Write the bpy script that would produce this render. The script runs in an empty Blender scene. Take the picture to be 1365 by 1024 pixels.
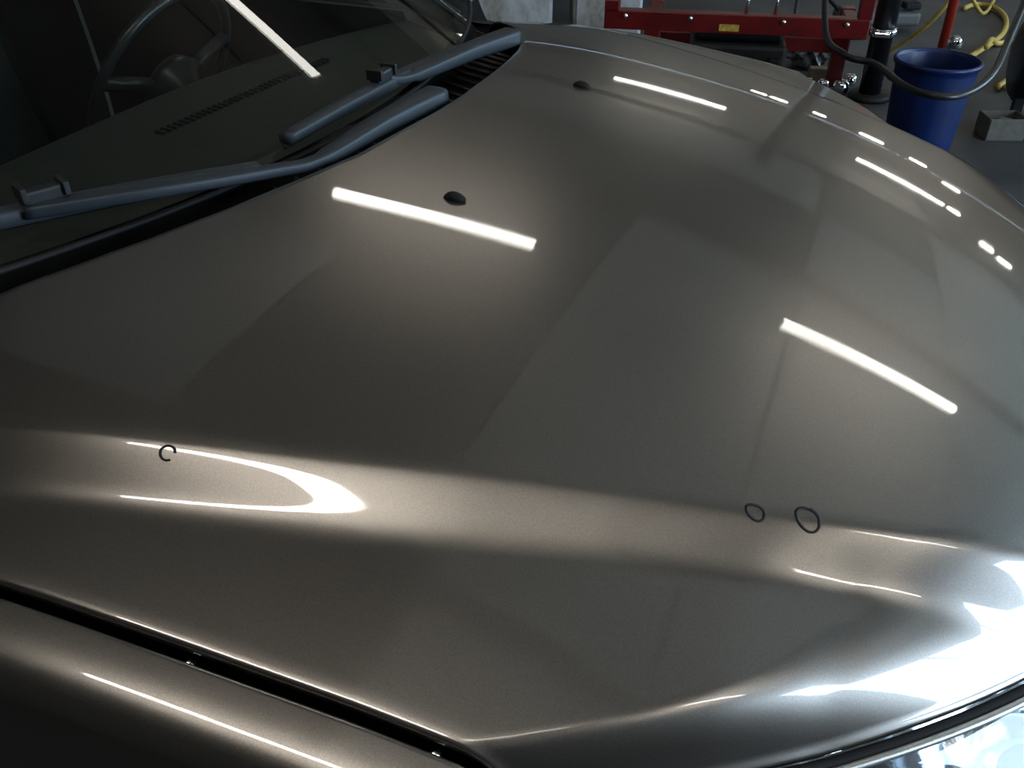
import bpy, bmesh, math, random
import numpy as np
from mathutils import Vector, Matrix, Euler
random.seed(7); np.random.seed(7)
C = bpy.context.scene.collection
SC = bpy.context.scene
R = math.radians

# ------------------------------------------------------------------ camera
cam_d = bpy.data.cameras.new('camera'); cam = bpy.data.objects.new('camera', cam_d); C.objects.link(cam)
cam.location = (.39, -1.06, 1.40)
cam.rotation_euler = (R(55), 0, R(22))
cam_d.sensor_width = 36; cam_d.sensor_fit = 'HORIZONTAL'; cam_d.lens = 36 * 1200 / 1365
cam_d.clip_start = .02; cam_d.clip_end = 200
SC.camera = cam
# ------------------------------------------------------------------ view
SC.view_settings.view_transform = 'Standard'; SC.view_settings.look = 'None'
SC.view_settings.gamma = 1; SC.view_settings.use_curve_mapping = False
SC.view_settings.exposure = 0.0
# ------------------------------------------------------------------ sky (seen only through the open roller door and the added side window)
w = bpy.data.worlds.new('sky'); SC.world = w; w.use_nodes = True
nt = w.node_tree; bg = nt.nodes['Background']
sky = nt.nodes.new('ShaderNodeTexSky'); sky.sky_type = 'PREETHAM' if False else 'HOSEK_WILKIE'
sky.turbidity = 4.0; sky.ground_albedo = .35; sky.sun_direction = Vector((-.5, -.3, .75)).normalized()
mixn = nt.nodes.new('ShaderNodeMixRGB'); mixn.inputs[0].default_value = .65
mixn.inputs[2].default_value = (.60, .80, 1.0, 1)
nt.links.new(sky.outputs[0], mixn.inputs[1]); nt.links.new(mixn.outputs[0], bg.inputs[0])
bg.inputs[1].default_value = 20.0
# portal in the door opening: guides sampling only, gives off no light itself
pl = bpy.data.lights.new('door_portal', 'AREA'); pl.shape = 'RECTANGLE'; pl.size = 2.55; pl.size_y = 3.1
pl.cycles.is_portal = True
po = bpy.data.objects.new('door_portal', pl); C.objects.link(po)
po.location = (5.99, .475, 1.55); po.rotation_euler = (R(90), 0, R(90))

pl2 = bpy.data.lights.new('added_window_portal', 'AREA'); pl2.shape = 'RECTANGLE'; pl2.size = 6.4; pl2.size_y = 1.8; pl2.cycles.is_portal = True
po2 = bpy.data.objects.new('added_window_portal', pl2); C.objects.link(po2); po2.location = (5.99, 6.4, 2.2); po2.rotation_euler = (R(90), 0, R(90))  # sampling guide for the added window
# ------------------------------------------------------------------ materials
def mat(name, col, rough=.5, metal=0., coat=0., coat_r=.03, noise=0., nscale=20., bump=0., spec=.5, alpha=None, trans=0., emit=None, es=0.):
    m = bpy.data.materials.new(name); m.use_nodes = True
    n = m.node_tree; b = n.nodes['Principled BSDF']
    b.inputs['Base Color'].default_value = (*col, 1); b.inputs['Roughness'].default_value = rough
    b.inputs['Metallic'].default_value = metal; b.inputs['Coat Weight'].default_value = coat
    b.inputs['Coat Roughness'].default_value = coat_r; b.inputs['Specular IOR Level'].default_value = spec
    b.inputs['Transmission Weight'].default_value = trans
    if emit: b.inputs['Emission Color'].default_value = (*emit, 1); b.inputs['Emission Strength'].default_value = es
    if noise or bump:
        tc = n.nodes.new('ShaderNodeTexCoord'); nz = n.nodes.new('ShaderNodeTexNoise')
        nz.inputs['Scale'].default_value = nscale; nz.inputs['Detail'].default_value = 6
        n.links.new(tc.outputs['Object'], nz.inputs['Vector'])
        if noise:
            mr = n.nodes.new('ShaderNodeMapRange'); mr.inputs[1].default_value = .3; mr.inputs[2].default_value = .7
            mr.inputs[3].default_value = 1 - noise; mr.inputs[4].default_value = 1 + noise
            n.links.new(nz.outputs[0], mr.inputs[0])
            mx = n.nodes.new('ShaderNodeVectorMath'); mx.operation = 'SCALE'; mx.inputs[0].default_value = col
            n.links.new(mr.outputs[0], mx.inputs['Scale']); n.links.new(mx.outputs[0], b.inputs['Base Color'])
        if bump:
            bp = n.nodes.new('ShaderNodeBump'); bp.inputs['Strength'].default_value = bump; bp.inputs['Distance'].default_value = .01
            n.links.new(nz.outputs[0], bp.inputs['Height']); n.links.new(bp.outputs[0], b.inputs['Normal'])
    return m

def paint_mat():
    m = mat('taupe_metallic_paint', (.228, .205, .183), rough=.29, metal=.90, coat=1., coat_r=.02); m.node_tree.nodes['Principled BSDF'].inputs['Coat IOR'].default_value = 1.6
    n = m.node_tree; b = n.nodes['Principled BSDF']
    tc = n.nodes.new('ShaderNodeTexCoord')
    # fine flake: tiny value variation of the base
    v = n.nodes.new('ShaderNodeTexNoise'); v.inputs['Scale'].default_value = 900; v.inputs['Detail'].default_value = 2
    n.links.new(tc.outputs['Object'], v.inputs['Vector'])
    mr = n.nodes.new('ShaderNodeMapRange'); mr.inputs[1].default_value = .3; mr.inputs[2].default_value = .7
    mr.inputs[3].default_value = .86; mr.inputs[4].default_value = 1.14
    n.links.new(v.outputs[0], mr.inputs[0])
    mx = n.nodes.new('ShaderNodeVectorMath'); mx.operation = 'SCALE'; mx.inputs[0].default_value = (.228, .205, .183)
    n.links.new(mr.outputs[0], mx.inputs['Scale']); n.links.new(mx.outputs[0], b.inputs['Base Color'])
    # dust film: patchy roughening of the clear coat
    d = n.nodes.new('ShaderNodeTexNoise'); d.inputs['Scale'].default_value = 14; d.inputs['Detail'].default_value = 8; d.inputs['Roughness'].default_value = .7
    n.links.new(tc.outputs['Object'], d.inputs['Vector'])
    dr = n.nodes.new('ShaderNodeMapRange'); dr.inputs[1].default_value = .45; dr.inputs[2].default_value = .8
    dr.inputs[3].default_value = .018; dr.inputs[4].default_value = .06
    n.links.new(d.outputs[0], dr.inputs[0]); n.links.new(dr.outputs[0], b.inputs['Coat Roughness'])
    return m

def glass_mat(name, tint, f=1.0, rough=.0):
    """thin sheet of glass: tinted transparency plus a two-sided Schlick reflection"""
    m = bpy.data.materials.new(name); m.use_nodes = True; n = m.node_tree
    n.nodes.remove(n.nodes['Principled BSDF']); out = n.nodes['Material Output']
    t = n.nodes.new('ShaderNodeBsdfTransparent'); t.inputs[0].default_value = (*tint, 1)
    g = n.nodes.new('ShaderNodeBsdfGlossy'); g.inputs['Roughness'].default_value = rough
    ge = n.nodes.new('ShaderNodeNewGeometry'); d = n.nodes.new('ShaderNodeVectorMath'); d.operation = 'DOT_PRODUCT'
    n.links.new(ge.outputs['Incoming'], d.inputs[0]); n.links.new(ge.outputs['Normal'], d.inputs[1])
    def mth(op, x, y=None):
        k = n.nodes.new('ShaderNodeMath'); k.operation = op; k.use_clamp = op in ('SUBTRACT', 'ADD')
        for i, q in enumerate((x, y)):
            if q is None: continue
            if isinstance(q, (int, float)): k.inputs[i].default_value = q
            else: n.links.new(q, k.inputs[i])
        return k.outputs[0]
    x = mth('POWER', mth('SUBTRACT', 1.0, mth('ABSOLUTE', d.outputs['Value'])), 5.0)
    x = mth('ADD', mth('MULTIPLY', x, .95), .06 * f)
    mx = n.nodes.new('ShaderNodeMixShader')
    n.links.new(x, mx.inputs[0])
    n.links.new(t.outputs[0], mx.inputs[1]); n.links.new(g.outputs[0], mx.inputs[2]); n.links.new(mx.outputs[0], out.inputs[0])
    return m

PAINT = paint_mat()
BLACK = mat('black_rubber', (.008, .008, .009), rough=.6, spec=.3)
DARK = mat('dark_plastic', (.009, .010, .012), rough=.5, noise=.3, nscale=40)
COWLM = mat('dusty_cowl_plastic', (.005, .005, .005), rough=.8, spec=.1, noise=.5, nscale=25)
DASH = mat('grey_dashboard_vinyl', (.018, .020, .017), rough=.6, noise=.15, nscale=60, bump=.1)
SLOT = mat('vent_black', (.003, .003, .003), rough=.9)
WIPER = mat('satin_blue_black_wiper', (.028, .036, .045), rough=.5, metal=.2)
RUBB = mat('wiper_rubber', (.03, .035, .04), rough=.5)
GLASS = glass_mat('windshield_glass', (.78, .84, .80), .9)
SIDEGL = glass_mat('side_glass', (.35, .4, .38), 1.0)
LENS = glass_mat('headlight_lens', (.93, .97, 1.0), 1.6, .01)
CHROME = mat('chrome', (.8, .82, .85), rough=.08, metal=1.)
REFL = mat('reflector_chrome', (.85, .9, .95), rough=.13, metal=1., bump=.15, nscale=18)
TRIMM = mat('silver_trim', (.55, .56, .55), rough=.3, metal=.8)
PEN = mat('black_marker_ink', (.004, .004, .005), rough=.6)
INK = PEN
TYRE = mat('tyre_rubber', (.02, .02, .02), rough=.8, bump=.3)
FLOORM = mat('oily_concrete', (.05, .05, .05), rough=.55, noise=.55, nscale=1.7, bump=.2)
WALLM = mat('grimy_plaster', (.30, .28, .25), rough=.9, noise=.25, nscale=1.2)
WALLD = mat('dark_wainscot', (.06, .06, .055), rough=.9, noise=.3, nscale=1.5)
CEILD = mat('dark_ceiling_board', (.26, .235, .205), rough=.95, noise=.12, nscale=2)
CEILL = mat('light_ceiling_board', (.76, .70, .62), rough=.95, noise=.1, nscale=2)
BEAM = mat('steel_beam', (.10, .09, .08), rough=.6, noise=.2, nscale=4)
REDM = mat('red_enamel', (.12, .004, .004), rough=.35, noise=.25, nscale=14)
BLUEM = mat('blue_plastic', (.001, .013, .085), rough=.4, noise=.2, nscale=8)
YELM = mat('yellow_hose_rubber', (.50, .34, .07), rough=.45, noise=.3, nscale=30)
WHITEM = mat('stained_white_enamel', (.62, .62, .60), rough=.5, noise=.0)
TUBE = mat('lit_tube', (1, 1, 1), emit=(1.0, .96, .88), es=10.)
TUBE2 = mat('lit_bright_tube', (1, 1, 1), emit=(1.0, .97, .90), es=24.)
LAMPM = mat('lit_diffuser', (1, 1, 1), emit=(1.0, .93, .82), es=16.)
FIXT = mat('fixture_white', (.55, .55, .53), rough=.5)

def stained():
    m = bpy.data.materials.new('stained_white_paint'); m.use_nodes = True; n = m.node_tree; b = n.nodes['Principled BSDF']
    tc = n.nodes.new('ShaderNodeTexCoord'); nz = n.nodes.new('ShaderNodeTexNoise'); nz.inputs['Scale'].default_value = 5; nz.inputs['Detail'].default_value = 7; nz.inputs['Roughness'].default_value = .65
    mp = n.nodes.new('ShaderNodeMapping'); mp.inputs['Scale'].default_value = (1, 1, .55)
    n.links.new(tc.outputs['Object'], mp.inputs[0]); n.links.new(mp.outputs[0], nz.inputs['Vector'])
    cr = n.nodes.new('ShaderNodeValToRGB'); e = cr.color_ramp.elements
    e[0].position = .38; e[0].color = (.16, .13, .085, 1); e[1].position = .6; e[1].color = (.62, .64, .66, 1)
    x = cr.color_ramp.elements.new(.48); x.color = (.42, .40, .36, 1)
    n.links.new(nz.outputs[0], cr.inputs[0]); n.links.new(cr.outputs[0], b.inputs['Base Color']); b.inputs['Roughness'].default_value = .55
    return m
STAIN = stained()

# ------------------------------------------------------------------ helpers
def link(name, me, m=None, parent=None, smooth=True, keep=False):
    o = bpy.data.objects.new(name, me); C.objects.link(o)
    if m and not me.materials: me.materials.append(m)
    if smooth and len(me.polygons): me.polygons.foreach_set('use_smooth', [True] * len(me.polygons))
    if parent:
        o.parent = parent
    return o
def obj(name, bm, m, parent=None, smooth=False):
    me = bpy.data.meshes.new(name); bm.to_mesh(me); bm.free()
    return link(name, me, m, parent, smooth)
def py(name, V, F, m, parent=None, smooth=True):
    me = bpy.data.meshes.new(name); me.from_pydata([tuple(map(float, v)) for v in V], [], F); me.update()
    return link(name, me, m, parent, smooth)
def tag(o, label=None, cat=None, group=None, kind=None):
    if label: o['label'] = label
    if cat: o['category'] = cat
    if group: o['group'] = group
    if kind: o['kind'] = kind
    return o
def thing(name, label, cat, loc=(0, 0, 0), rz=0, group=None):
    o = bpy.data.objects.new(name, None); C.objects.link(o); o.location = loc; o.rotation_euler = (0, 0, rz); o.empty_display_size = .05
    return tag(o, label, cat, group)
def box(bm, c, s, rot=None, bev=0.):
    r = bmesh.ops.create_cube(bm, size=1); vs = r['verts']
    bmesh.ops.scale(bm, vec=s, verts=vs)
    if bev:
        es = list({e for v in vs for e in v.link_edges})
        rr = bmesh.ops.bevel(bm, geom=es, offset=bev, segments=2, profile=.5, affect='EDGES'); vs = rr['verts'] if rr['verts'] else vs
        vs = list({v for f in rr['faces'] for v in f.verts} | {v for v in bm.verts if v in set(vs)})
    if rot: bmesh.ops.rotate(bm, cent=(0, 0, 0), matrix=Euler(rot).to_matrix(), verts=vs)
    bmesh.ops.translate(bm, vec=c, verts=vs)
    return vs
def B(c, s, rot=None, bev=0.):
    bm = bmesh.new(); box(bm, c, s, rot, bev); return bm
def tube_mesh(pts, rad, seg=10, cap=True, flat=1.0, up=(0, 0, 1), sq=1.0):
    """swept tube through pts (list of xyz), rad scalar or list; flat scales the section along up"""
    P = [Vector(p) for p in pts]; n = len(P); V = []; F = []
    rr = rad if hasattr(rad, '__len__') else [rad] * n
    U = Vector(up)
    for i in range(n):
        t = (P[min(i + 1, n - 1)] - P[max(i - 1, 0)]).normalized()
        a = U - t * U.dot(t)
        if a.length < .05: a = Vector((1, 0, 0)) - t * t.x
        a.normalize(); b = t.cross(a)
        for k in range(seg):
            an = 2 * math.pi * k / seg
            ca, sa = math.cos(an), math.sin(an)
            if sq != 1: ca = math.copysign(abs(ca) ** sq, ca); sa = math.copysign(abs(sa) ** sq, sa)
            V.append(P[i] + (a * ca * flat + b * sa) * rr[i])
    for i in range(n - 1):
        for k in range(seg):
            F.append((i * seg + k, i * seg + (k + 1) % seg, (i + 1) * seg + (k + 1) % seg, (i + 1) * seg + k))
    if cap: F.append(tuple(range(seg))[::-1]); F.append(tuple((n - 1) * seg + k for k in range(seg)))
    return V, F
def smoothpts(pts, n=60, closed=False):
    P = np.array(pts, float); m = len(P)
    out = []
    for i in range(m - 1):
        p0 = P[max(i - 1, 0)]; p1 = P[i]; p2 = P[i + 1]; p3 = P[min(i + 2, m - 1)]
        k = max(2, n // (m - 1))
        for j in range(k):
            t = j / k
            out.append(.5 * ((2 * p1) + (-p0 + p2) * t + (2 * p0 - 5 * p1 + 4 * p2 - p3) * t * t + (-p0 + 3 * p1 - 3 * p2 + p3) * t ** 3))
    out.append(P[-1]); return out
def cable(name, pts, rad, m, parent=None, n=60, seg=8):
    V, F = tube_mesh(smoothpts(pts, n), rad, seg); return py(name, V, F, m, parent)
def lathe(prof, seg=32):
    V = []; F = []; n = len(prof)
    for k in range(seg):
        a = 2 * math.pi * k / seg
        for r, z in prof: V.append((r * math.cos(a), r * math.sin(a), z))
    for k in range(seg):
        for i in range(n - 1):
            F.append((k * n + i, ((k + 1) % seg) * n + i, ((k + 1) % seg) * n + i + 1, k * n + i + 1))
    return V, F
def grid(fn, nu, nv):
    V = [fn(i / nu, j / nv) for i in range(nu + 1) for j in range(nv + 1)]
    F = [(i * (nv + 1) + j, (i + 1) * (nv + 1) + j, (i + 1) * (nv + 1) + j + 1, i * (nv + 1) + j + 1) for i in range(nu) for j in range(nv)]
    return V, F

# ================================================================== STRUCTURE
X0, X1, Y0, Y1, H = -6.5, 6.0, -6.0, 16.0, 3.80
def struct(name, bm, m, parent=None):
    o = obj(name, bm, m, parent)
    if not parent: o['kind'] = 'structure'
    return o
struct('floor', B(((X0 + X1) / 2, (Y0 + Y1) / 2, -.05), (X1 - X0 + .4, Y1 - Y0 + .4, .1)), FLOORM)
ceil = struct('ceiling', B(((X0 + X1) / 2, (Y0 + Y1) / 2, H + .09), (X1 - X0 + .4, Y1 - Y0 + .4, .1)), BEAM)
pm = {}
for mm_ in (CEILD, CEILL):
    bmx = B((0, 0, 0), (1.53, 2.17, .03), bev=.006); me = bpy.data.meshes.new('ceiling_panel'); bmx.to_mesh(me); bmx.free(); me.materials.append(mm_); pm[mm_.name] = me
for i in range(8):
    for j in range(10):
        cx = X0 + .78 + i * 1.56; cy = Y0 + 1.1 + j * 2.2
        lightp = cx > -.2 and (i * 7 + j * 5) % 4 != 1 or (cx < -1.2 and 1 < cy < 3.2) or (cx < -.6 and cy > 8)  # two-tone panels; paler on the right, brightness painted in to lift the hood
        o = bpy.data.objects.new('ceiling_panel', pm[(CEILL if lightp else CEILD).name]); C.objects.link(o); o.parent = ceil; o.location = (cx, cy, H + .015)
for k, yy in enumerate((-3.8, .6, 5.0, 9.4, 13.8)):
    struct('beam', B((0 + (X0 + X1) / 2, yy, H - .05), (X1 - X0, .10, .10)), BEAM, ceil)
wl = struct('wall_left', B((X0 - .1, (Y0 + Y1) / 2, H / 2), (.2, Y1 - Y0, H)), WALLM)
wf = struct('wall_far', B(((X0 + X1) / 2, Y1 + .1, H / 2), (X1 - X0 + .4, .2, H)), WALLM)
wn = struct('wall_near', B(((X0 + X1) / 2, Y0 - .1, H / 2), (X1 - X0 + .4, .2, H)), WALLD)
# wall_right has the open roller door and the added window
DY0, DY1, DZ = -.80, 1.75, 3.1
bm = bmesh.new()
box(bm, (X1 + .1, (Y0 + DY0) / 2, H / 2), (.2, DY0 - Y0, H)); WY0, WY1, WZ0, WZ1 = 3.2, 9.6, 1.3, 3.1
box(bm, (X1 + .1, (DY1 + WY0) / 2, H / 2), (.2, WY0 - DY1, H)); box(bm, (X1 + .1, (WY1 + Y1) / 2, H / 2), (.2, Y1 - WY1, H))
box(bm, (X1 + .1, (WY0 + WY1) / 2, WZ0 / 2), (.2, WY1 - WY0, WZ0)); box(bm, (X1 + .1, (WY0 + WY1) / 2, (WZ1 + H) / 2), (.2, WY1 - WY0, H - WZ1))
box(bm, (X1 + .1, (DY0 + DY1) / 2, (DZ + H) / 2), (.2, DY1 - DY0, H - DZ))
struct('wall_right', bm, WALLM)
bm = bmesh.new()
box(bm, (X1 + .02, DY0 + .04, DZ / 2), (.3, .08, DZ)); box(bm, (X1 + .02, DY1 - .04, DZ / 2), (.3, .08, DZ)); box(bm, (X1 + .02, (DY0 + DY1) / 2, DZ - .04), (.3, DY1 - DY0, .08))
box(bm, (X1 + .02, .42, DZ / 2), (.08, .06, DZ))
struct('trim_1', bm, BEAM)
win = bpy.data.objects.new('added_window_1', None); C.objects.link(win); win['kind'] = 'structure'  # unseen window, added to bring bluish daylight onto the right of the hood
for k in range(5): obj('added_window_frame', B((X1 + .02, WY0 + (WY1 - WY0) * k / 4, (WZ0 + WZ1) / 2), (.08, .06, WZ1 - WZ0)), BEAM, win)
for zz in (WZ0, WZ1): obj('added_window_rail', B((X1 + .02, (WY0 + WY1) / 2, zz), (.08, WY1 - WY0, .06)), BEAM, win)
for k in range(4): obj('added_pane', B((X1 + .05, WY0 + (WY1 - WY0) * (k + .5) / 4, (WZ0 + WZ1) / 2), (.006, (WY1 - WY0) / 4 - .04, WZ1 - WZ0 - .04)), glass_mat('pane_glass', (.93, .96, .95)), win)
YARD = mat('sunlit_concrete_yard', (.45, .45, .44), rough=.9, noise=.1, nscale=1)
struct('ground', B((X1 + 10.25, -2, -.06), (20, 24, .1)), YARD)

# ================================================================== LAMPS
def tube_light(x0, y0, x1, y1, label, z=3.3, r=.042):
    c = Vector(((x0 + x1) / 2, (y0 + y1) / 2, z)); L = math.hypot(x1 - x0, y1 - y0); a = math.atan2(y1 - y0, x1 - x0)
    t = thing('tube_light', label, 'ceiling light', c, a, 'fluorescent tube lights on the ceiling')
    V, F = tube_mesh([(-L / 2, 0, 0), (L / 2, 0, 0)], r, 12); py('tube', V, F, TUBE2 if y0 < 0 and x0 != .60 else TUBE, t)
    obj('fixture_body', B((0, 0, .085), (L + .1, .045, .05), bev=.006), FIXT, t)
    for s in (-.35, .35): obj('hanger_rod', B((s * L, 0, .29), (.012, .012, .38)), BEAM, t)
    for s in (-1, 1): obj('end_cap', B((s * (L / 2 + .02), 0, .02), (.035, .06, .10), bev=.006), FIXT, t)
    return t
TUBES = [(-1.91, 2.77, -.60, 2.92, 'lit ceiling tube mirrored left of the near washer nozzle and in the windshield'),
         (-1.88, 9.52, -.38, 9.77, 'lit ceiling tube mirrored right of the far washer nozzle'),
         (1.54, 10.10, 2.93, 10.17, 'lit ceiling tube mirrored near the far front corner of the hood'),
         (1.08, 3.35, 2.50, 3.67, 'lit ceiling tube mirrored large at the right of the hood'),
         (-1.05, -1.04, .40, -.96, 'lit ceiling tube mirrored as a hook in the left part of the crease'),
         (.60, -.95, 1.70, -.85, 'added tube in the middle of the overhead row, brightening the middle of the crease'),  # unseen tube, added to lighten the middle of the crease band
         (2.65, -.62, 4.40, -.50, 'lit ceiling tube mirrored in the right part of the crease')]
for a in TUBES: tube_light(*a)
for (x, y, L, lab) in [(-.33, 14.3, .30, 'first and leftmost small lamp in the far row'), (.06, 14.3, .34, 'second small lamp in the far row, close to the first'),
                       (.86, 14.3, .26, 'third small lamp in the far row'), (1.9, 14.0, .48, 'long small lamp, fourth in the far row'),
                       (2.83, 13.8, .34, 'fifth small lamp in the far row'), (3.39, 12.8, .34, 'sixth and last small lamp in the far row'),
                       (3.11, 10.2, .2, 'small round lamp beside the far front tube light'), (3.5, 9.1, .2, 'left one of the close pair of small lamps by the wall'), (3.75, 8.9, .2, 'right one of the close pair of small lamps by the wall')]:
    t = thing('ceiling_lamp', lab, 'ceiling light', (x, y, 3.3), 0, 'small lamps far back on the ceiling')
    obj('diffuser', B((0, 0, 0), (L, .16, .05), bev=.02), LAMPM, t); obj('housing', B((0, 0, .055), (L + .05, .2, .06), bev=.01), FIXT, t); obj('hanger_rod', B((0, 0, .28), (.014, .014, .40)), BEAM, t)

# ================================================================== CAR SURFACES
def ztop(x, ay):
    e = max(ay - .4, 0); return 1.0 - .12 * x - .085 * x * x - .055 * x ** 3 - .083 * ay * ay - .25 * e ** 3 - 4 * max(0, -x) ** 3 * ay ** 4
_cx = np.array([-.40, -.194, -.045, .096, .232, .368, .48, .578, .80]); _cy = np.array([.745, .689, .651, .611, .565, .514, .465, .422, .325])
_pc = np.polyfit(_cx, _cy, 3)
def yc(x): return float(np.polyval(_pc, x))
def yg(x): return .785 - .075 * x
def xf(y): return .797 - .9 * abs(y) ** 2.1
def xr(y): # rear edge of the hood, rounded at its corners
    return float(np.interp(-y, _ry, _rx)) if y < 0 else float(np.interp(y, _fy, _fx))
_fy = [0, .075, .20, .27, .34, .40, .45, .50, .55, .60, .66, .74, .80, .86]
_fx = [-.140, -.139, -.145, -.152, -.163, -.180, -.200, -.228, -.265, -.305, -.350, -.39, -.42, -.45]
_ry = [0, .05, .18, .27, .363, .441, .506, .560, .66, .74, .80, .86]
_rx = [-.140, -.145, -.160, -.184, -.214, -.247, -.283, -.322, -.365, -.39, -.42, -.45]
_p = np.linspace(-.2, 4, 400); _B = np.exp(-(np.abs(_p - .48) / .588) ** 4)
_cum = np.concatenate([[0], np.cumsum((_B[1:] + _B[:-1]) / 2 * np.diff(_p))]); _cum -= np.interp(0, _p, _cum)
MOUT = .105
def mm(x): return float(np.interp(x, [-.4, -.10, .085, .17, .28, .38, .45, .55, .8], [.56, .52, .452, .42, .45, .53, .67, .66, .50]))
def wb(x): return float(np.interp(x, [-.4, -.1, .1, .45, .8], [.047, .048, .053, .046, .04]))
def S(x, y):
    ay = abs(y); c = yc(x)
    if ay <= c: z = ztop(x, ay)
    else:
        d = ay - c; W = wb(x)
        z = ztop(x, c) - MOUT * d - (mm(x) - MOUT) * W * float(np.interp(d / W, _p, _cum))
        g = max(0, d - (yg(x) - c - .012)); z -= 5 * g * g
    q = min(1, max(0, (ay - .42) / .30)); q = .13 - .085 * q * q * (3 - 2 * q); e = max(0, x - (xf(min(ay, .80)) - q)); z -= .036 * (e / q) ** 2
    return z
def wheelarch(): pass

# ---- the car
car = thing('car', 'taupe metallic sedan with its hood filling the view, marker circles on the crease', 'car', (0, 0, 0))
# hood: grid lines follow the two creases
NU = 150
lat = [-2 + i / 44 for i in range(44)] + [-1 + i / 45 for i in range(91)] + [1 + (i + 1) / 44 for i in range(44)]
def ylat(t, x):
    a = abs(t); s = 1 if t > 0 else -1
    c = yc(x)
    return s * (a * c if a <= 1 else c + (yg(x) - c) * (a - 1))
V = []; nl = len(lat)
for t in lat:
    x0 = -.2; x1 = .6
    for _ in range(12): x0 = xr(ylat(t, x0)); x1 = .5 * x1 + .5 * xf(ylat(t, x1))
    for _ in range(20): x1 = .5 * x1 + .5 * xf(ylat(t, x1))
    for k in range(NU + 1):
        s = k / NU; x = x0 + (x1 - x0) * s; y = ylat(t, x); V.append([x, y, S(x, y)])
V = np.array(V).reshape(nl, NU + 1, 3)
F = [(i * (NU + 1) + j, i * (NU + 1) + j + 1, (i + 1) * (NU + 1) + j + 1, (i + 1) * (NU + 1) + j) for i in range(nl - 1) for j in range(NU)]
VV = V.reshape(-1, 3).tolist()
# hem: fold the rim down and under all round
rim = [(i, 0) for i in range(nl)] + [(nl - 1, j) for j in range(1, NU + 1)] + [(i, NU) for i in range(nl - 2, -1, -1)] + [(0, j) for j in range(NU - 1, 0, -1)]
rid = [i * (NU + 1) + j for i, j in rim]; cen = V.reshape(-1, 3).mean(0)
prev = rid; n0 = len(rid)
RP = np.array([VV[i] for i in rid])
tng = np.roll(RP, -1, 0) - np.roll(RP, 1, 0); out = np.stack([tng[:, 1], -tng[:, 0], 0 * tng[:, 0]], 1); out /= np.linalg.norm(out, axis=1)[:, None] + 1e-9
if np.mean(np.sum(out * (RP - cen), 1)) < 0: out = -out
for (o_, dz) in [(.0022, -.0010), (.0032, -.0035), (.0028, -.007), (.0, -.010), (-.02, -.012)]:
    cur = []
    for k in range(n0):
        VV.append((RP[k] + out[k] * o_ + np.array([0, 0, dz])).tolist()); cur.append(len(VV) - 1)
    for k in range(n0):
        F.append((prev[k], cur[k], cur[(k + 1) % n0], prev[(k + 1) % n0]))
    prev = cur
hood = py('hood', VV, F, PAINT, car)
bm = bmesh.new(); bm.from_mesh(hood.data); bmesh.ops.recalc_face_normals(bm, faces=bm.faces)
if sum(f.normal.z for f in bm.faces) < 0: bmesh.ops.reverse_faces(bm, faces=bm.faces)
bm.to_mesh(hood.data); bm.free()

# pen circles drawn on the paint, following the surface
def pen(cx, cy, rx, ry, th, jit, turns=1.0, start=0, sub=None):
    pts = []
    n = 56
    for i in range(n + 1):
        a = start + 2 * math.pi * turns * i / n
        k = 1 + jit * math.sin(2.3 * a + 1) + jit * .7 * i / n * (1 if turns > 1 else 0)
        x = cx + rx * k * math.cos(a); y = cy + ry * k * math.sin(a); pts.append((x, y, S(x, y) + .0002))
    V, F = tube_mesh(pts, th, 6, flat=.22); o = py('pen_circle', V, F, PEN, hood)
    return o
PENS = []

# ---- washer nozzles
for sy in (-1, 1):
    x, y = -.016, .221 * sy; z = S(x, y)
    V = []; F = []
    prof = [(-.016, .0), (-.013, .006), (-.004, .010), (.006, .0085), (.014, .004), (.018, 0)]
    V, F = grid(lambda u, v: (x + (u - .5) * .025 , y + math.cos(v * math.pi) * (.0075 * math.sin(math.pi * min(1, .15 + u * .85)) ** .6 + .001), z - .0005 + .009 * math.sin(v * math.pi) ** .7 * math.sin(math.pi * (.08 + .84 * (1 - u)) ) ** .6 * (1.15 - .5 * u)), 12, 10)
    nz = py('washer_nozzle', V, F, BLACK, hood)
    V, F = lathe([(0, .002), (.0055, .002), (.0075, .0005), (.0075, -.004)], 20)
    o = py('nozzle_base', [(a + x, b * 1.05 + y, c + z) for a, b, c in V], F, BLACK, hood)

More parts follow.
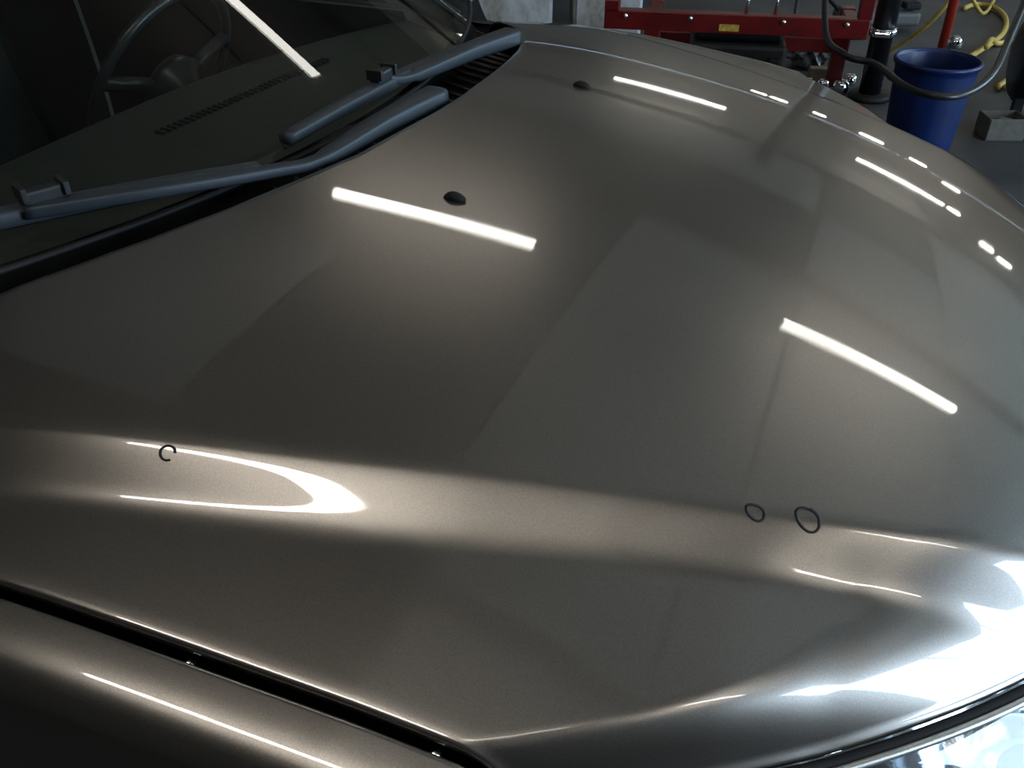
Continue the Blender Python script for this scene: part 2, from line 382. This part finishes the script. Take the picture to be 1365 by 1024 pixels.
# ---- fenders
WX, WZ, WR = .08, .31, .345
def fender(sy):
    lab = 'near_' if sy < 0 else ''
    secs = []
    xs = np.linspace(-.62, .46, 90)
    V = []; nj = None
    for x in xs:
        g = yg(x) + .010; x_in = x
        xq = max(x, xr(-.80))
        z0 = S(xq, sy * (yg(xq) - .001)) - .0035 - (.02 * max(0, xr(.8) - x))
        row = [(g + .010, z0 - .05), (g + .003, z0 - .03), (g, z0 - .006), (g + .0008, z0 - .0022), (g + .003, z0)]
        # top shelf, gently steeper outward
        yy, zz = g + .003, z0
        n = 12; wtop = .031
        for k in range(1, n + 1):
            sl = .10 + .20 * (k / n) ** 2; yy += wtop / n; zz -= sl * wtop / n; row.append((yy, zz))
        # shoulder arc
        th0 = math.atan(.30); r = .030; cy_, cz_ = yy - r * math.sin(th0), zz - r * math.cos(th0)
        for k in range(1, 17):
            th = th0 + (R(80) - th0) * k / 16; yy, zz = cy_ + r * math.sin(th), cz_ + r * math.cos(th); row.append((yy, zz))
        dx = x - WX; zb = .22
        if abs(dx) < WR: zb = max(zb, WZ + math.sqrt(WR * WR - dx * dx))
        ztopside = zz
        for k in range(1, 15):
            f = k / 14; z = ztopside + (zb - ztopside) * f
            yy2 = yy + .03 * math.sin(min(1, (ztopside - z) / .3) * math.pi / 2) - .05 * max(0, (.5 - z)) ** 1.5
            row.append((yy2, z))
        row.append((yy2 - .03, zb))
        nj = len(row)
        nose = max(0, x - .30); 
        for (a, b) in row: V.append((x, sy * (a - .10 * nose * nose - .25 * nose * nose * (1 if a > g + .03 else 0)), b))
    F = [(i * nj + j, (i + 1) * nj + j, (i + 1) * nj + j + 1, i * nj + j + 1) for i in range(len(xs) - 1) for j in range(nj - 1)]
    if sy > 0: F = [f[::-1] for f in F]
    f_ = py('fender', V, F, PAINT, car)
    return f_
fn = fender(-1); ff = fender(1)
# fixing screws in the gap between hood and near fender
for (x, yo) in [(.05, 0), (.222, 0)]:
    y = -(yg(x) + .006); z = S(x, -yg(x) + .002) - .016
    V, F = lathe([(0, .004), (.004, .0035), (.005, 0), (.005, -.01)], 12)
    py('gap_screw', [(a + x, b + y, c + z) for a, b, c in V], F, CHROME, fn)
# channel below the gap (dark), engine bay under the hood edge
for sy in (-1, 1):
    V, F = grid(lambda u, v: (-.5 + .75 * u, sy * (yg(-.5 + .75 * u) - .05 + .1 * v), S(min(max(-.5 + .75 * u, -.35), .2), sy * yg(min(max(-.5 + .75 * u, -.35), .2))) - .05), 30, 2)
    py('drip_channel', V, F, BLACK, car)
obj('engine_bay', B((.0, 0, .50), (.80, 1.2, .40)), BLACK, car)

# ---- cowl and windshield
TG = math.tan(R(28))
def xb(y): return -.23 - .38 * y * y
def gz(x, y): return 1.0 + (xb(y) - x) * TG
def cowl_fn(u, v):
    y = -.80 + 1.60 * v; xa = xr(y) + .05; xe = xb(min(abs(y), .72)) - .02
    f = max(0, (u - .35) / .65) ** 2; return (xa + (xe - xa) * u, y, (.955 - .06 * y * y) * (1 - f) + .998 * f)
V, F = grid(cowl_fn, 10, 50); py('cowl_panel', V, F, COWLM, car)
# cowl grille ribs
for i in range(36):
    y = -.62 + i * .035
    if abs(y) < .04: continue
    V, F = tube_mesh([(xb(y) - .0 + .005, y, .982 - .06 * y * y), (xr(y) - .012, y, .968 - .06 * y * y)], .0035, 5)
    py('cowl_rib', V, F, DARK, car)
RT = 1.12   # length of the glass backwards
def glass_fn(u, v):
    hw = .66 - .10 * u; y = -hw + 2 * hw * v; yb = y * .66 / hw
    x = xb(yb) - .012 * 0 - u * .72 + .25 * u * (abs(y) ** 2) ; 
    x = xb(yb) - u * .70 + .12 * u * y * y
    return (x, y, gz(x, yb) - .015 * u * u)
V, F = grid(glass_fn, 80, 160)
wsg = py('windshield', V, F, GLASS, car)
V, F = tube_mesh([glass_fn(0, i / 60) for i in range(61)], .004, 8); py('windshield_seal', V, F, BLACK, car)
for v in (0, 1):
    pts = [glass_fn(i / 20, v) for i in range(21)]
    V, F = tube_mesh([(p[0], p[1], p[2] - .002) for p in pts], .009, 8); py('pillar_seal', V, F, BLACK, car)
    s = -1 if v == 0 else 1
    V, F = tube_mesh([(p[0] - .01, p[1] + s * .032, p[2] - .012) for p in pts], .034, 12, flat=.6); py('windshield_pillar', V, F, PAINT, car)
    V, F = tube_mesh([(p[0] - .03, p[1] - s * .03, p[2] - .035) for p in pts], .03, 10, flat=.5); py('pillar_trim', V, F, DASH, car)
# fender rear corner fillers beside the glass
for s in (-1, 1):
    V, F = grid(lambda u, v: (-.36 - .3 * u, s * (.64 + .19 * v), .965 - .045 * v + .02 * u - .0), 6, 6)
    py('cowl_corner', V, F, BLACK, car)
# roof
def roof_fn(u, v):
    hw = .56; y = -hw + 2 * hw * v; xs_ = glass_fn(1, v)
    return (xs_[0] - u * 1.35, y, xs_[2] + .03 * math.sin(min(1, u * 1.6) * math.pi / 2) - .06 * max(0, u - .5) + .03 * (1 - (y / hw) ** 2) * min(1, u * 4))
V, F = grid(roof_fn, 16, 20); rf = py('roof', V, F, PAINT, car)
md = rf.modifiers.new('solid', 'SOLIDIFY'); md.thickness = .03; md.offset = -1
obj('headlining', B((-1.7, 0, 1.33), (1.2, 1.1, .01)), DARK, car)
# ---- body sides, doors, rear
def side(sy):
    for (xa, xb_, nm) in ((-.63, -1.62, 'front_door'), (-1.635, -2.4, 'rear_door')):
        def fnn(u, v):
            x = xa + (xb_ - xa) * u; z = .93 + (.22 - .93) * v
            y = .845 + .035 * math.sin(min(1, v * 1.8) * math.pi / 2) - .05 * max(0, v - .7) - .03 * (1 - min(1, v * 12))
            return (x, sy * y, z)
        V, F = grid(fnn, 12, 24)
        if sy < 0: F = [f[::-1] for f in F]
        d = py(nm, V, F, PAINT, car)
        obj('door_handle', B((xb_ + .16, sy * .885, .80), (.17, .03, .03), bev=.008), PAINT, d)
        V, F = grid(lambda u, v: ((xa - .02) + (xb_ - xa + .04) * u + (-.5 * v if nm == 'front_door' else 0) * (1 - u) * 1.0, sy * (.815 - .2 * v), .935 + v * .40), 8, 6)
        py('door_glass', V, F, SIDEGL, d)
    V, F = tube_mesh([(-1.62, sy * .82, .93), (-1.62, sy * .60, 1.36)], .03, 8); py('center_pillar', V, F, BLACK, car)
    V, F = tube_mesh([(-2.95, sy * .78, .95), (-2.6, sy * .70, 1.18), (-2.3, sy * .59, 1.34)], .07, 8, flat=.5); py('rear_pillar', V, F, PAINT, car)
side(-1); side(1)
def rear_fn(u, v):
    a = -math.pi / 2 + math.pi * v; hw = .86
    x = -2.42 - 1.1 * u; y = hw * math.sin(a) ** 1 if False else hw * (2 * v - 1)
    z = .96 + .02 * math.sin(u * math.pi) - .5 * max(0, abs(2 * v - 1) - .85)
    return (x, y, z)
V, F = grid(rear_fn, 10, 20); py('trunk_lid', V, F, PAINT, car)
for s in (-1, 1):
    def qf(u, v):
        x = -2.42 - 1.1 * u; z = .885 + (.22 - .885) * v; dx = x + 2.62
        if abs(dx) < .345 and z < .31 + math.sqrt(.345 ** 2 - dx * dx): z = .31 + math.sqrt(.345 ** 2 - dx * dx)
        return (x, s * (.86 + .02 * math.sin(v * 3)), z)
    V, F = grid(qf, 40, 16); py('rear_fender', V, F, PAINT, car)
obj('rear_bumper', B((-3.55, 0, .5), (.14, 1.70, .55), bev=.05), PAINT, car)
V, F = grid(lambda u, v: (-2.30 - .62 * u, -.58 + 1.16 * v, 1.35 - .38 * u), 4, 4); py('rear_window', V, F, SIDEGL, car)
obj('rear_shelf', B((-2.7, 0, .93), (.55, 1.3, .02)), DARK, car)
obj('cabin_floor', B((-1.5, 0, .3), (2.2, 1.55, .08)), DARK, car)
obj('bulkhead', B((-.52, 0, .6), (.06, 1.5, .6)), BLACK, car)
# wheels
for (wx, wy) in ((WX, -.76), (WX, .76), (-2.62, -.76), (-2.62, .76)):
    V, F = lathe([(.19, -.09), (.25, -.10), (.295, -.09), (.308, -.06), (.31, 0), (.308, .06), (.295, .09), (.25, .10), (.19, .09), (.19, -.09)], 40)
    s = -1 if wy < 0 else 1
    wo = py('wheel', [(wx + a, wy + c, .31 + b) for a, b, c in V], F, TYRE, car)
    V, F = lathe([(0, s * .05), (.05, s * .06), (.07, s * .03), (.16, s * .045), (.19, s * .085), (.195, s * .09)], 40)
    py('rim', [(wx + a, wy + c, .31 + b) for a, b, c in V], F, TRIMM, wo)
# ---- dashboard, steering wheel, seats
def dash_fn(u, v):
    y = -.68 + 1.36 * v
    xa = xb(y) - .01; xe = -.655 + .25 * max(0, y + .05) ** 2 * 1.0 if y > -.05 else -.655
    x = xa + (xe - xa) * u; z = .965 - .012 * (1 - u) + .018 * math.sin(u * math.pi * .9)
    if u > .93: z -= (u - .93) * .4
    return (x, y, z - .035 * y * y)
V, F = grid(dash_fn, 40, 50); dash = py('dashboard', V, F, DASH, car)
V, F = grid(lambda u, v: tuple(np.array(dash_fn(1, v)) + np.array([.10 * u, 0, -.32 * u])), 4, 30); py('dashboard_face', V, F, SLOT, dash)
for i in range(34):
    y = -.13 + i * .0118; x = -.50 + .02 * (i / 34) 
    obj('defrost_slot', B((x, y, dash_fn(.5, .5)[2] - .012 + .002), (.016, .0055, .03)), SLOT, dash)
V, F = grid(lambda u, v: (-.30 - .26 * u, -.08 - .02 * u + .10 * v + .12*u, .99 + 0 * u), 2, 2)
sw = bpy.data.meshes.new('steering_wheel')
V = []; F = []
N, n2 = 64, 10
ctr = Vector((-.93, .36, .87)); M = Euler((0, R(-62), 0)).to_matrix()
for i in range(N):
    a = 2 * math.pi * i / N
    for k in range(n2):
        b = 2 * math.pi * k / n2; r = .19 + .010 * math.cos(b); p = M @ Vector((r * math.cos(a), r * math.sin(a), .010 * math.sin(b))) + ctr; V.append(p)
for i in range(N):
    for k in range(n2): F.append((i * n2 + k, ((i + 1) % N) * n2 + k, ((i + 1) % N) * n2 + (k + 1) % n2, i * n2 + (k + 1) % n2))
SWM = mat('black_leather_rim', (.02, .021, .024), rough=.3, spec=.4)
st = py('steering_wheel', V, F, SWM, car)
bm = bmesh.new()
for a in (0, 120, 240):
    p = M @ Vector((.10 * math.cos(R(a + 60)), .10 * math.sin(R(a + 60)), -.01)); box(bm, ctr + p, (.02, .02, .17) if False else (.03, .16, .02), rot=None)
bm.clear()
V, F = tube_mesh([M @ Vector((-.185, 0, 0)) + ctr, ctr + M @ Vector((0, 0, -.02)), M @ Vector((.05, .18, 0)) + ctr], .014, 6)
py('wheel_spoke', V, F, SWM, st)
V, F = tube_mesh([M @ Vector((.05, -.18, 0)) + ctr, ctr + M @ Vector((0, 0, -.02))], .014, 6); py('wheel_spoke', V, F, SWM, st)
V, F = lathe([(0, .0), (.06, -.005), (.07, -.03), (.04, -.06), (.03, -.2)], 20); py('wheel_hub', [M @ Vector(p) + ctr for p in V], F, SWM, st)
V, F = tube_mesh([ctr + M @ Vector((0, 0, -.1)), (-.6, .36, .78)], .03, 8); py('steering_column', V, F, SLOT, car)
for y in (-.36, .36):
    s_ = obj('front_seat', B((-1.35, y, .50), (.50, .48, .14), bev=.05), DARK, car)
    obj('backrest', B((-1.62, y, .80), (.12, .46, .60), rot=(0, R(-15), 0), bev=.05), DARK, s_)
    obj('headrest', B((-1.74, y, 1.17), (.09, .24, .17), bev=.04), DARK, s_)

# ---- wipers
def wiper(path, ie, blade_a, blade_b, clip):
    piv, elbow = Vector(path[0]), Vector(path[ie])
    w_ = obj('wiper', B(piv + Vector((0, 0, -.016)), (.022, .026, .02), bev=.005), BLACK, car)
    # arm: thick channel section near the pivot, thin bar after the elbow
    P = smoothpts(path, 40)
    n = len(P); rr = []
    L = [(Vector(p) - piv).length for p in P]; Le = (elbow - piv).length
    for l in L: rr.append(.019 - .008 * min(1, l / Le) if l < Le * .98 else .0085)
    V, F = tube_mesh(P, rr, 24, flat=.75, sq=.45); py('wiper_arm', V, F, WIPER, w_)
    Vc, Fc = lathe([(0, .004), (.008, .003), (.0105, -.002), (.0105, -.008)], 16)
    py('pivot_cap', [(a + piv.x, b + piv.y, c + piv.z + .006) for a, b, c in Vc], Fc, WIPER, w_)
    a, b = Vector(blade_a), Vector(blade_b)
    mid = Vector(clip)
    bl = []
    for i in range(25):
        f = i / 24; bl.append(a.lerp(b, f) + Vector((0, 0, .004 * math.sin(f * math.pi))))
    V, F = tube_mesh(bl, [.007 + .0045 * math.sin(math.pi * (.12 + .76 * i / 24)) for i in range(25)], 24, flat=.8, sq=.5)
    py('blade_frame', V, F, WIPER, w_)
    V, F = tube_mesh([p + Vector((-.003, 0, -.008)) for p in bl], .0035, 6, flat=1.6); py('blade_rubber', V, F, RUBB, w_)
    # connector clip
    d = (b - a).normalized(); ang = math.atan2(d.y, d.x)
    bm = bmesh.new(); box(bm, mid, (.045, .016, .016), rot=(0, 0, ang), bev=.003)
    for k in (-1, 1): box(bm, mid + d * .020 * k + Vector((0, 0, .005)), (.006, .024, .014), rot=(0, 0, ang + .0), bev=.001)
    obj('blade_clip', bm, DARK, w_)
wiper([(-.170, .050, 1.014), (-.180, -.07, 1.018), (-.193, -.210, 1.014), (-.218, -.273, 1.019), (-.28, -.393, 1.032), (-.352, -.486, 1.036)], 2, (-.252, -.252, 1.010), (-.47, -.72, 1.046), (-.348, -.462, 1.046))
wiper([(-.195, .385, 1.014), (-.215, .27, 1.018), (-.240, .110, 1.018), (-.252, .060, 1.026)], 2, (-.252, -.192, 1.024), (-.252, .300, 1.008), (-.253, .050, 1.034))

# ---- front: headlights, grille, bumper
def headlight(sy):
    # upper edge of the lens follows the hood's front edge, set just ahead of it
    ys = np.linspace(.80, .40, 26)
    def edge(t, off):
        y = .80 + (.40 - .80) * t
        yy = min(y, .775); x = xf(yy) ; z = S(x - .002, yy)
        # outward normal in plan
        dxdy = -.9 * 2.1 * yy ** 1.1; nrm = Vector((1, -dxdy, 0)).normalized()
        return Vector((x, y, z)) + Vector((nrm.x, nrm.y, 0)) * off
    def fl(u, v):
        e = edge(v, .018); n_ = Vector((1, -.9 * 2.1 * min(e.y, .775) ** 1.1, 0)).normalized()
        outw = .115 * math.sin(u * 1.35); drop = .018 + .17 * u ** 1.15
        p = e + Vector((n_.x * outw, -n_.y * outw * .8, -drop + .006))
        return (p.x, sy * p.y, p.z)
    V, F = grid(fl, 20, 30)
    h = py('headlight', V, F, LENS, car)
    V, F = tube_mesh([(e.x, sy * e.y, e.z - .010) for e in [edge(i / 40, .016) for i in range(41)]], .0035, 8); py('lens_rim', V, F, TRIMM, h)
    V, F = tube_mesh([(e.x, sy * e.y, e.z - .014) for e in [edge(i / 40, .0085) for i in range(41)]], .006, 8); py('rubber_seal', V, F, BLACK, h)
    def rb(u, v):
        x, y, z = fl(u, v); return (x - .03 - .012 * math.sin(v * 19) , y * .975 + .006 * math.sin(v * 14), z - .022 - .008 * math.sin(u * 9))
    V, F = grid(rb, 16, 24); py('reflector', V, F, REFL, h)
    for (yy, rr) in ((.66, .055), (.52, .045)):
        c = Vector((xf(yy) + .05, sy * yy, S(xf(yy), yy) - .10))
        V, F = lathe([(.004, -.03), (.02, -.026), (rr * .8, .0), (rr, .035), (rr + .004, .035), (rr + .004, .02)], 28)
        Mx = Euler((0, R(75), R(-15 * sy))).to_matrix(); py('lamp_bowl', [Mx @ Vector(p) + c for p in V], F, CHROME, h)
headlight(-1); headlight(1)
bm = bmesh.new()
for k in range(7): box(bm, (.83, 0, .765 - k * .026), (.03, .72, .010), bev=.002)
gr = obj('grille', bm, CHROME, car); obj('grille_back', B((.79, 0, .66), (.04, .70, .22)), BLACK, gr)
def bump_fn(u, v):
    y = -.86 + 1.72 * v; x = .97 - .50 * abs(y) ** 2.4; a = u * math.pi
    return (x - .08 + .09 * math.sin(a) ** .6, y, .68 - .46 * u)
V, F = grid(bump_fn, 14, 40); py('front_bumper', V, F, PAINT, car)

# ---- pen marks on the crease
pen(.372, -.5115, .0068, .0062, .0016, .05)
pen(.411, -.4955, .0088, .0092, .0017, .06, 1.12, .8)
pen(-.054, -.664, .0055, .0055, .0013, .05, .85, .3)

# ================================================================== THINGS BEHIND THE CAR
def cabinet(cx, cy, wdt, dep, hgt, rz, label):
    t = thing('drum_cabinet', label, 'cabinet', (cx, cy, 0), rz, 'two stained white cabinets behind the car')
    obj('body', B((0, 0, hgt / 2 + .03), (wdt, dep, hgt), bev=.012), STAIN, t)
    obj('plinth', B((0, 0, .03), (wdt - .05, dep - .05, .06)), BLACK, t)
    d = obj('door', B((0, -dep / 2 - .008, hgt / 2 + .03), (wdt - .03, .018, hgt - .05), bev=.004), STAIN, t)
    obj('door_handle', B((wdt / 2 - .05, -dep / 2 - .03, hgt * .8), (.015, .02, .10), bev=.004), TRIMM, d)
cabinet(-1.70, 4.02, .52, .42, .72, R(22), 'stained white cabinet just beyond the far wiper, left of its twin')
cabinet(-1.17, 4.22, .38, .42, .72, R(22), 'white cabinet behind the red frame end, lower front clean and bluish')
# red steel frame
fr = thing('steel_frame', 'red painted steel frame with a long rail and bolts behind the hood', 'frame', (-.30, 3.40, 0), R(12))
FRH = -.02
obj('long_rail', B((0, 0, .375), (1.20, .07, .085), bev=.004), REDM, fr)
obj('leg', B((-.37, .0, .19), (.075, .07, .38), bev=.004), REDM, fr)
obj('leg', B((-.37, .40, .19), (.07, .07, .38), bev=.004), REDM, fr)
obj('leg', B((.56, .40, .19), (.07, .07, .38), bev=.004), REDM, fr)
obj('upright', B((.575, 0, .69), (.06, .06, .55), bev=.004), REDM, fr)
obj('rear_rail', B((.1, .40, .20), (1.0, .06, .07), bev=.004), REDM, fr)
obj('cross_rail', B((-.37, .20, .345), (.06, .35, .06), bev=.004), REDM, fr)
obj('cross_rail', B((.56, .20, .345), (.06, .35, .06), bev=.004), REDM, fr)
obj('end_bracket', B((-.565, -.0, .44), (.07, .09, .05), bev=.006), REDM, fr)
st_ = obj('sticker', B((.0, -.036, .36), (.09, .002, .03)), mat('faded_yellow_sticker', (.5, .33, .05), rough=.6, noise=.4, nscale=60), fr)
st_.location = (-.02, 0, 0)
for bx_ in (-.50, -.2, .22, .50):
    V, F = lathe([(0, .012), (.008, .011), (.012, .006), (.012, 0)], 10); Mx = Euler((R(90), 0, 0)).to_matrix()
    py('bolt', [Mx @ Vector(p) + Vector((bx_, -.036, .395)) for p in V], F, CHROME, fr)
for bx_ in (.05, .18):
    V, F = tube_mesh([(bx_, 0, .42), (bx_ + .005, .0, .52)], .008, 8); py('steel_pin', V, F, CHROME, fr)
# black post with collar
pt = thing('black_post', 'thick black post with a shiny clamp beside the blue bin', 'post', (.352, 3.75, 0), 0)
V, F = tube_mesh([(0, 0, .02), (0, 0, 2.2)], .052, 20); py('pole', V, F, mat('black_enamel', (.006, .006, .008), rough=.35), pt)
V, F = lathe([(0, .03), (.09, .03), (.10, .015), (.10, 0), (0, 0)], 24); py('foot_plate', V, F, BLACK, pt)
V, F = lathe([(.053, .0), (.064, .002), (.064, .035), (.053, .037)], 24); cl = py('clamp', [(a, b, c + .30) for a, b, c in V], F, CHROME, pt)
obj('clamp_screw', B((.0, -.075, .318), (.07, .03, .022), bev=.004), CHROME, pt)
cable('pale_cable', [(-.075, -.02, 2.0), (-.07, -.03, 1.2), (-.066, -.04, .7), (-.10, -.05, .42)], .006, TRIMM, pt)
# blue bin
bn = thing('trash_bin', 'round ribbed blue plastic bin beyond the far front corner of the hood', 'bin', (.59, 3.05, 0), 0)
prof = [(0, .015), (.15, .015), (.155, .0), (.165, .03), (.175, .14), (.190, .33), (.197, .40), (.200, .42), (.208, .423), (.208, .44), (.198, .442), (.192, .43), (.184, .33), (.160, .05), (0, .03)]
prof = [(r * .80, z * .875) for r, z in prof]
V, F = lathe(prof, 48)
V = [(a * (1 + .012 * (1 if math.sin(12 * math.atan2(b, a)) > 0 else 0)), b * (1 + .012 * (1 if math.sin(12 * math.atan2(b, a)) > 0 else 0)), c) for a, b, c in V]
py('bin_shell', V, F, BLUEM, bn)
V, F = lathe([(r * .80, z * .875) for r, z in [(.197, .425), (.212, .428), (.214, .440), (.206, .448), (.196, .445), (.197, .425)]], 48); py('bin_rim', V, F, BLUEM, bn)
obj('bin_handle', B((-.165, 0, .31), (.02, .09, .025), bev=.006), BLUEM, bn)
# red pole leaning and its hose clip
rp = thing('red_pole', 'slim red pole standing behind the blue bin', 'pole', (.655, 4.30, 0), 0)
V, F = tube_mesh([(0, 0, 0), (-.015, -.03, 1.3)], .024, 12); py('pole', V, F, mat('orange_red_enamel', (.42, .035, .015), rough=.4), rp)
V, F = lathe([(0, .02), (.09, .02), (.1, .0), (0, 0)], 20); py('foot_plate', V, F, REDM, rp)
# spray bottle
sb = thing('glass_jar', 'small shiny jar with pale contents beside the red pole', 'jar', (.685, 3.95, .0), 0)
V, F = lathe([(0, 0), (.04, 0), (.045, .02), (.045, .17), (.03, .20), (.03, .22), (0, .22)], 20); py('jar', V, F, mat('pale_blue_plastic', (.45, .55, .58), rough=.3), sb)
V, F = lathe([(0, .285), (.022, .28), (.035, .26), (.035, .22), (.0, .22)], 16); py('lid', V, F, CHROME, sb)
# hoses
o = cable('air_hose', [(-.05, 4.0, 1.15), (.03, 3.55, .95), (.13, 2.95, .52), (.24, 2.66, .47), (.36, 2.60, .46), (.47, 2.36, .46), (.565, 2.28, .46), (.66, 2.33, .46), (.745, 2.52, .48), (.80, 2.85, .53), (.86, 3.25, .66), (.90, 3.6, .95), (.90, 3.7, 1.6)], .013, mat('black_hose_rubber', (.012, .012, .013), rough=.35), n=120)
tag(o, 'black rubber hose hanging in a wide loop in front of the blue bin', 'hose')
hb = thing('hose_hook', 'overhead steel hook rail carrying the black hose', 'hook', (.42, 3.8, 0))
V, F = tube_mesh([(-.60, .2, 1.18), (.60, .2, 1.18)], .012, 8); py('rail', V, F, BEAM, hb)
V, F = tube_mesh([(-.60, 1.2, 0), (-.60, 1.2, 1.2), (-.60, .2, 1.2)], .014, 8); py('rail_post', V, F, BEAM, hb)
V, F = tube_mesh([(.60, .2, 0), (.60, .2, 1.7)], .014, 8); py('rail_post', V, F, BEAM, hb)
o = cable('yellow_hose', [(.80, 5.9, .02), (.872, 6.056, .02), (.986, 6.008, .02), (1.045, 5.69, .02), (1.0, 5.2, .03), (.86, 4.77, .02), (.80, 4.6, .02)], .016, YELM, n=90)
tag(o, 'yellow hose looping on the floor behind the red pole', 'hose')
o = cable('yellow_hose', [(.90, 4.74, .06), (.93, 4.93, .06), (.977, 5.03, .02), (1.06, 5.10, .02), (1.12, 4.95, .02), (1.09, 4.7, .02), (1.028, 4.37, .02), (.948, 4.115, .02)], .016, YELM, n=90)
tag(o, 'yellow hose running down the right edge past the blue bin', 'hose')
o = cable('yellow_hose', [(.985, 4.11, .02), (1.04, 4.24, .02), (1.10, 4.33, .02), (1.24, 4.38, .02)], .014, YELM, n=40)
tag(o, 'short yellow hose end leaving the frame at the right', 'hose')
o = cable('orange_hose', [(.40, 4.6, .02), (.55, 4.45, .20), (.66, 4.46, .36), (.74, 4.9, .3), (.90, 5.6, .06), (1.0, 6.3, .02)], .011, YELM, n=60)
tag(o, 'thin amber hose crossing behind the red pole', 'hose')
# shiny bits on the floor
bits = [(-.025, 3.894, 'pale metal cap at the left end of the shiny parts', .03), (.05, 3.82, 'upright chrome socket between the pale cap and the tan block', .026), (.125, 3.80, 'chrome nut on the floor below the tan block', .03), (.245, 3.92, 'chrome cup left of the black post', .034), (.215, 3.76, 'bright chrome tin lid at the foot of the black post', .04)]
for (x, y, lab, r) in bits:
    V, F = lathe([(0, r * 1.8), (r * .5, r * 1.8), (r * .9, r * 1.5), (r, r * .8), (r * .8, .004), (0, 0)], 14)
    o = py('metal_fitting', V, F, CHROME, None); o.location = (x, y, .001); tag(o, lab, 'metal fitting', 'shiny metal fittings on the floor')
o = obj('wood_block', B((0, 0, .03), (.11, .06, .06), rot=(0, 0, .3), bev=.005), mat('tan_wood', (.30, .20, .12), rough=.7, noise=.3, nscale=20)); o.location = (.09, 3.98, 0.002)
tag(o, 'small tan wooden block among the chrome fittings', 'block')
# crumpled clear plastic bag
bm = bmesh.new(); bmesh.ops.create_icosphere(bm, subdivisions=4, radius=.13)
for v in bm.verts:
    n = v.co.normalized(); k = 1 + .25 * math.sin(9 * n.x + 5 * n.y) * math.cos(8 * n.z + 3 * n.y) + random.uniform(-.03, .03)
    v.co = Vector((n.x * .11 * k, n.y * .10 * k, n.z * .10 * k + .09)); v.co.z = max(v.co.z, 0)
o = obj('plastic_bag', bm, mat('cloudy_plastic', (.11, .11, .10), rough=.35, spec=.6)); o.location = (.00, 4.20, 0)
tag(o, 'crumpled cloudy plastic bag on the floor left of the black post', 'plastic bag')
# beige crate with junk, dark machine on the right
ct = thing('small_crate', 'beige open crate right of the blue bin holding scrap', 'crate', (.93, 3.40, 0), .35); ct.scale = (.62, .62, .62)
CR = mat('beige_crate', (.11, .10, .08), rough=.7, noise=.2, nscale=20)
bm = bmesh.new(); box(bm, (0, 0, .01), (.26, .2, .02)); obj('crate_bottom', bm, CR, ct)
for (c, s) in (((0, -.1, .08), (.26, .012, .15)), ((0, .1, .08), (.26, .012, .15)), ((-.13, 0, .08), (.012, .2, .15)), ((.13, 0, .08), (.012, .2, .15))): obj('crate_side', B(c, s, bev=.003), CR, ct)
o = obj('scrap_part', B((0, 0, .05), (.13, .06, .10), rot=(.3, .2, .6), bev=.01), TRIMM); o.location = (.94, 3.40, .022); o.scale = (.6, .6, .6); tag(o, 'grey metal scrap part lying in the beige crate', 'scrap')
cp = thing('compressor', 'black compressor tank at the right edge beyond the hood', 'compressor', (1.22, 3.62, 0), .2)
V, F = tube_mesh([(-.30, 0, .30), (-.28, 0, .30), (.30, 0, .30), (.32, 0, .30)], [.10, .17, .17, .10], 24); py('tank', V, F, mat('black_tank', (.008, .008, .01), rough=.4), cp)
obj('motor', B((0, 0, .52), (.28, .2, .16), bev=.03), BLACK, cp)
for sx in (-.2, .2):
    for sy in (-.1, .1): obj('foot', B((sx, sy, .08), (.04, .04, .16)), BLACK, cp)
# near-black block added to fill the dark under the red frame, and machine beyond
o = thing('dark_filler_block', 'near-black engine block shape added to fill the dark under the red frame', 'engine', (-.30, 3.60, 0), R(12))
EM = mat('dark_filler_iron', (.008, .007, .006), rough=.6, noise=.5, nscale=14)
obj('block', B((0, 0, .13), (.46, .26, .26), bev=.02), EM, o); obj('head_cover', B((0, 0, .30), (.42, .18, .07), bev=.02), EM, o)
for k in range(4): obj('port', B((-.17 + k * .115, -.14, .18), (.06, .03, .06), bev=.01), BLACK, o)
o = thing('floor_jack', 'low grey trolley jack lying on the floor behind the black post', 'jack', (.28, 5.2, 0), .4)
obj('chassis', B((0, 0, .07), (.5, .16, .08), bev=.02), mat('grey_jack_paint', (.10, .10, .10), rough=.5), o)
obj('lift_pad', B((.2, 0, .14), (.1, .1, .04), bev=.01), BLACK, o)
V, F = tube_mesh([(-.22, 0, .1), (-.75, 0, .55)], .014, 8); py('jack_handle', V, F, BLACK, o)
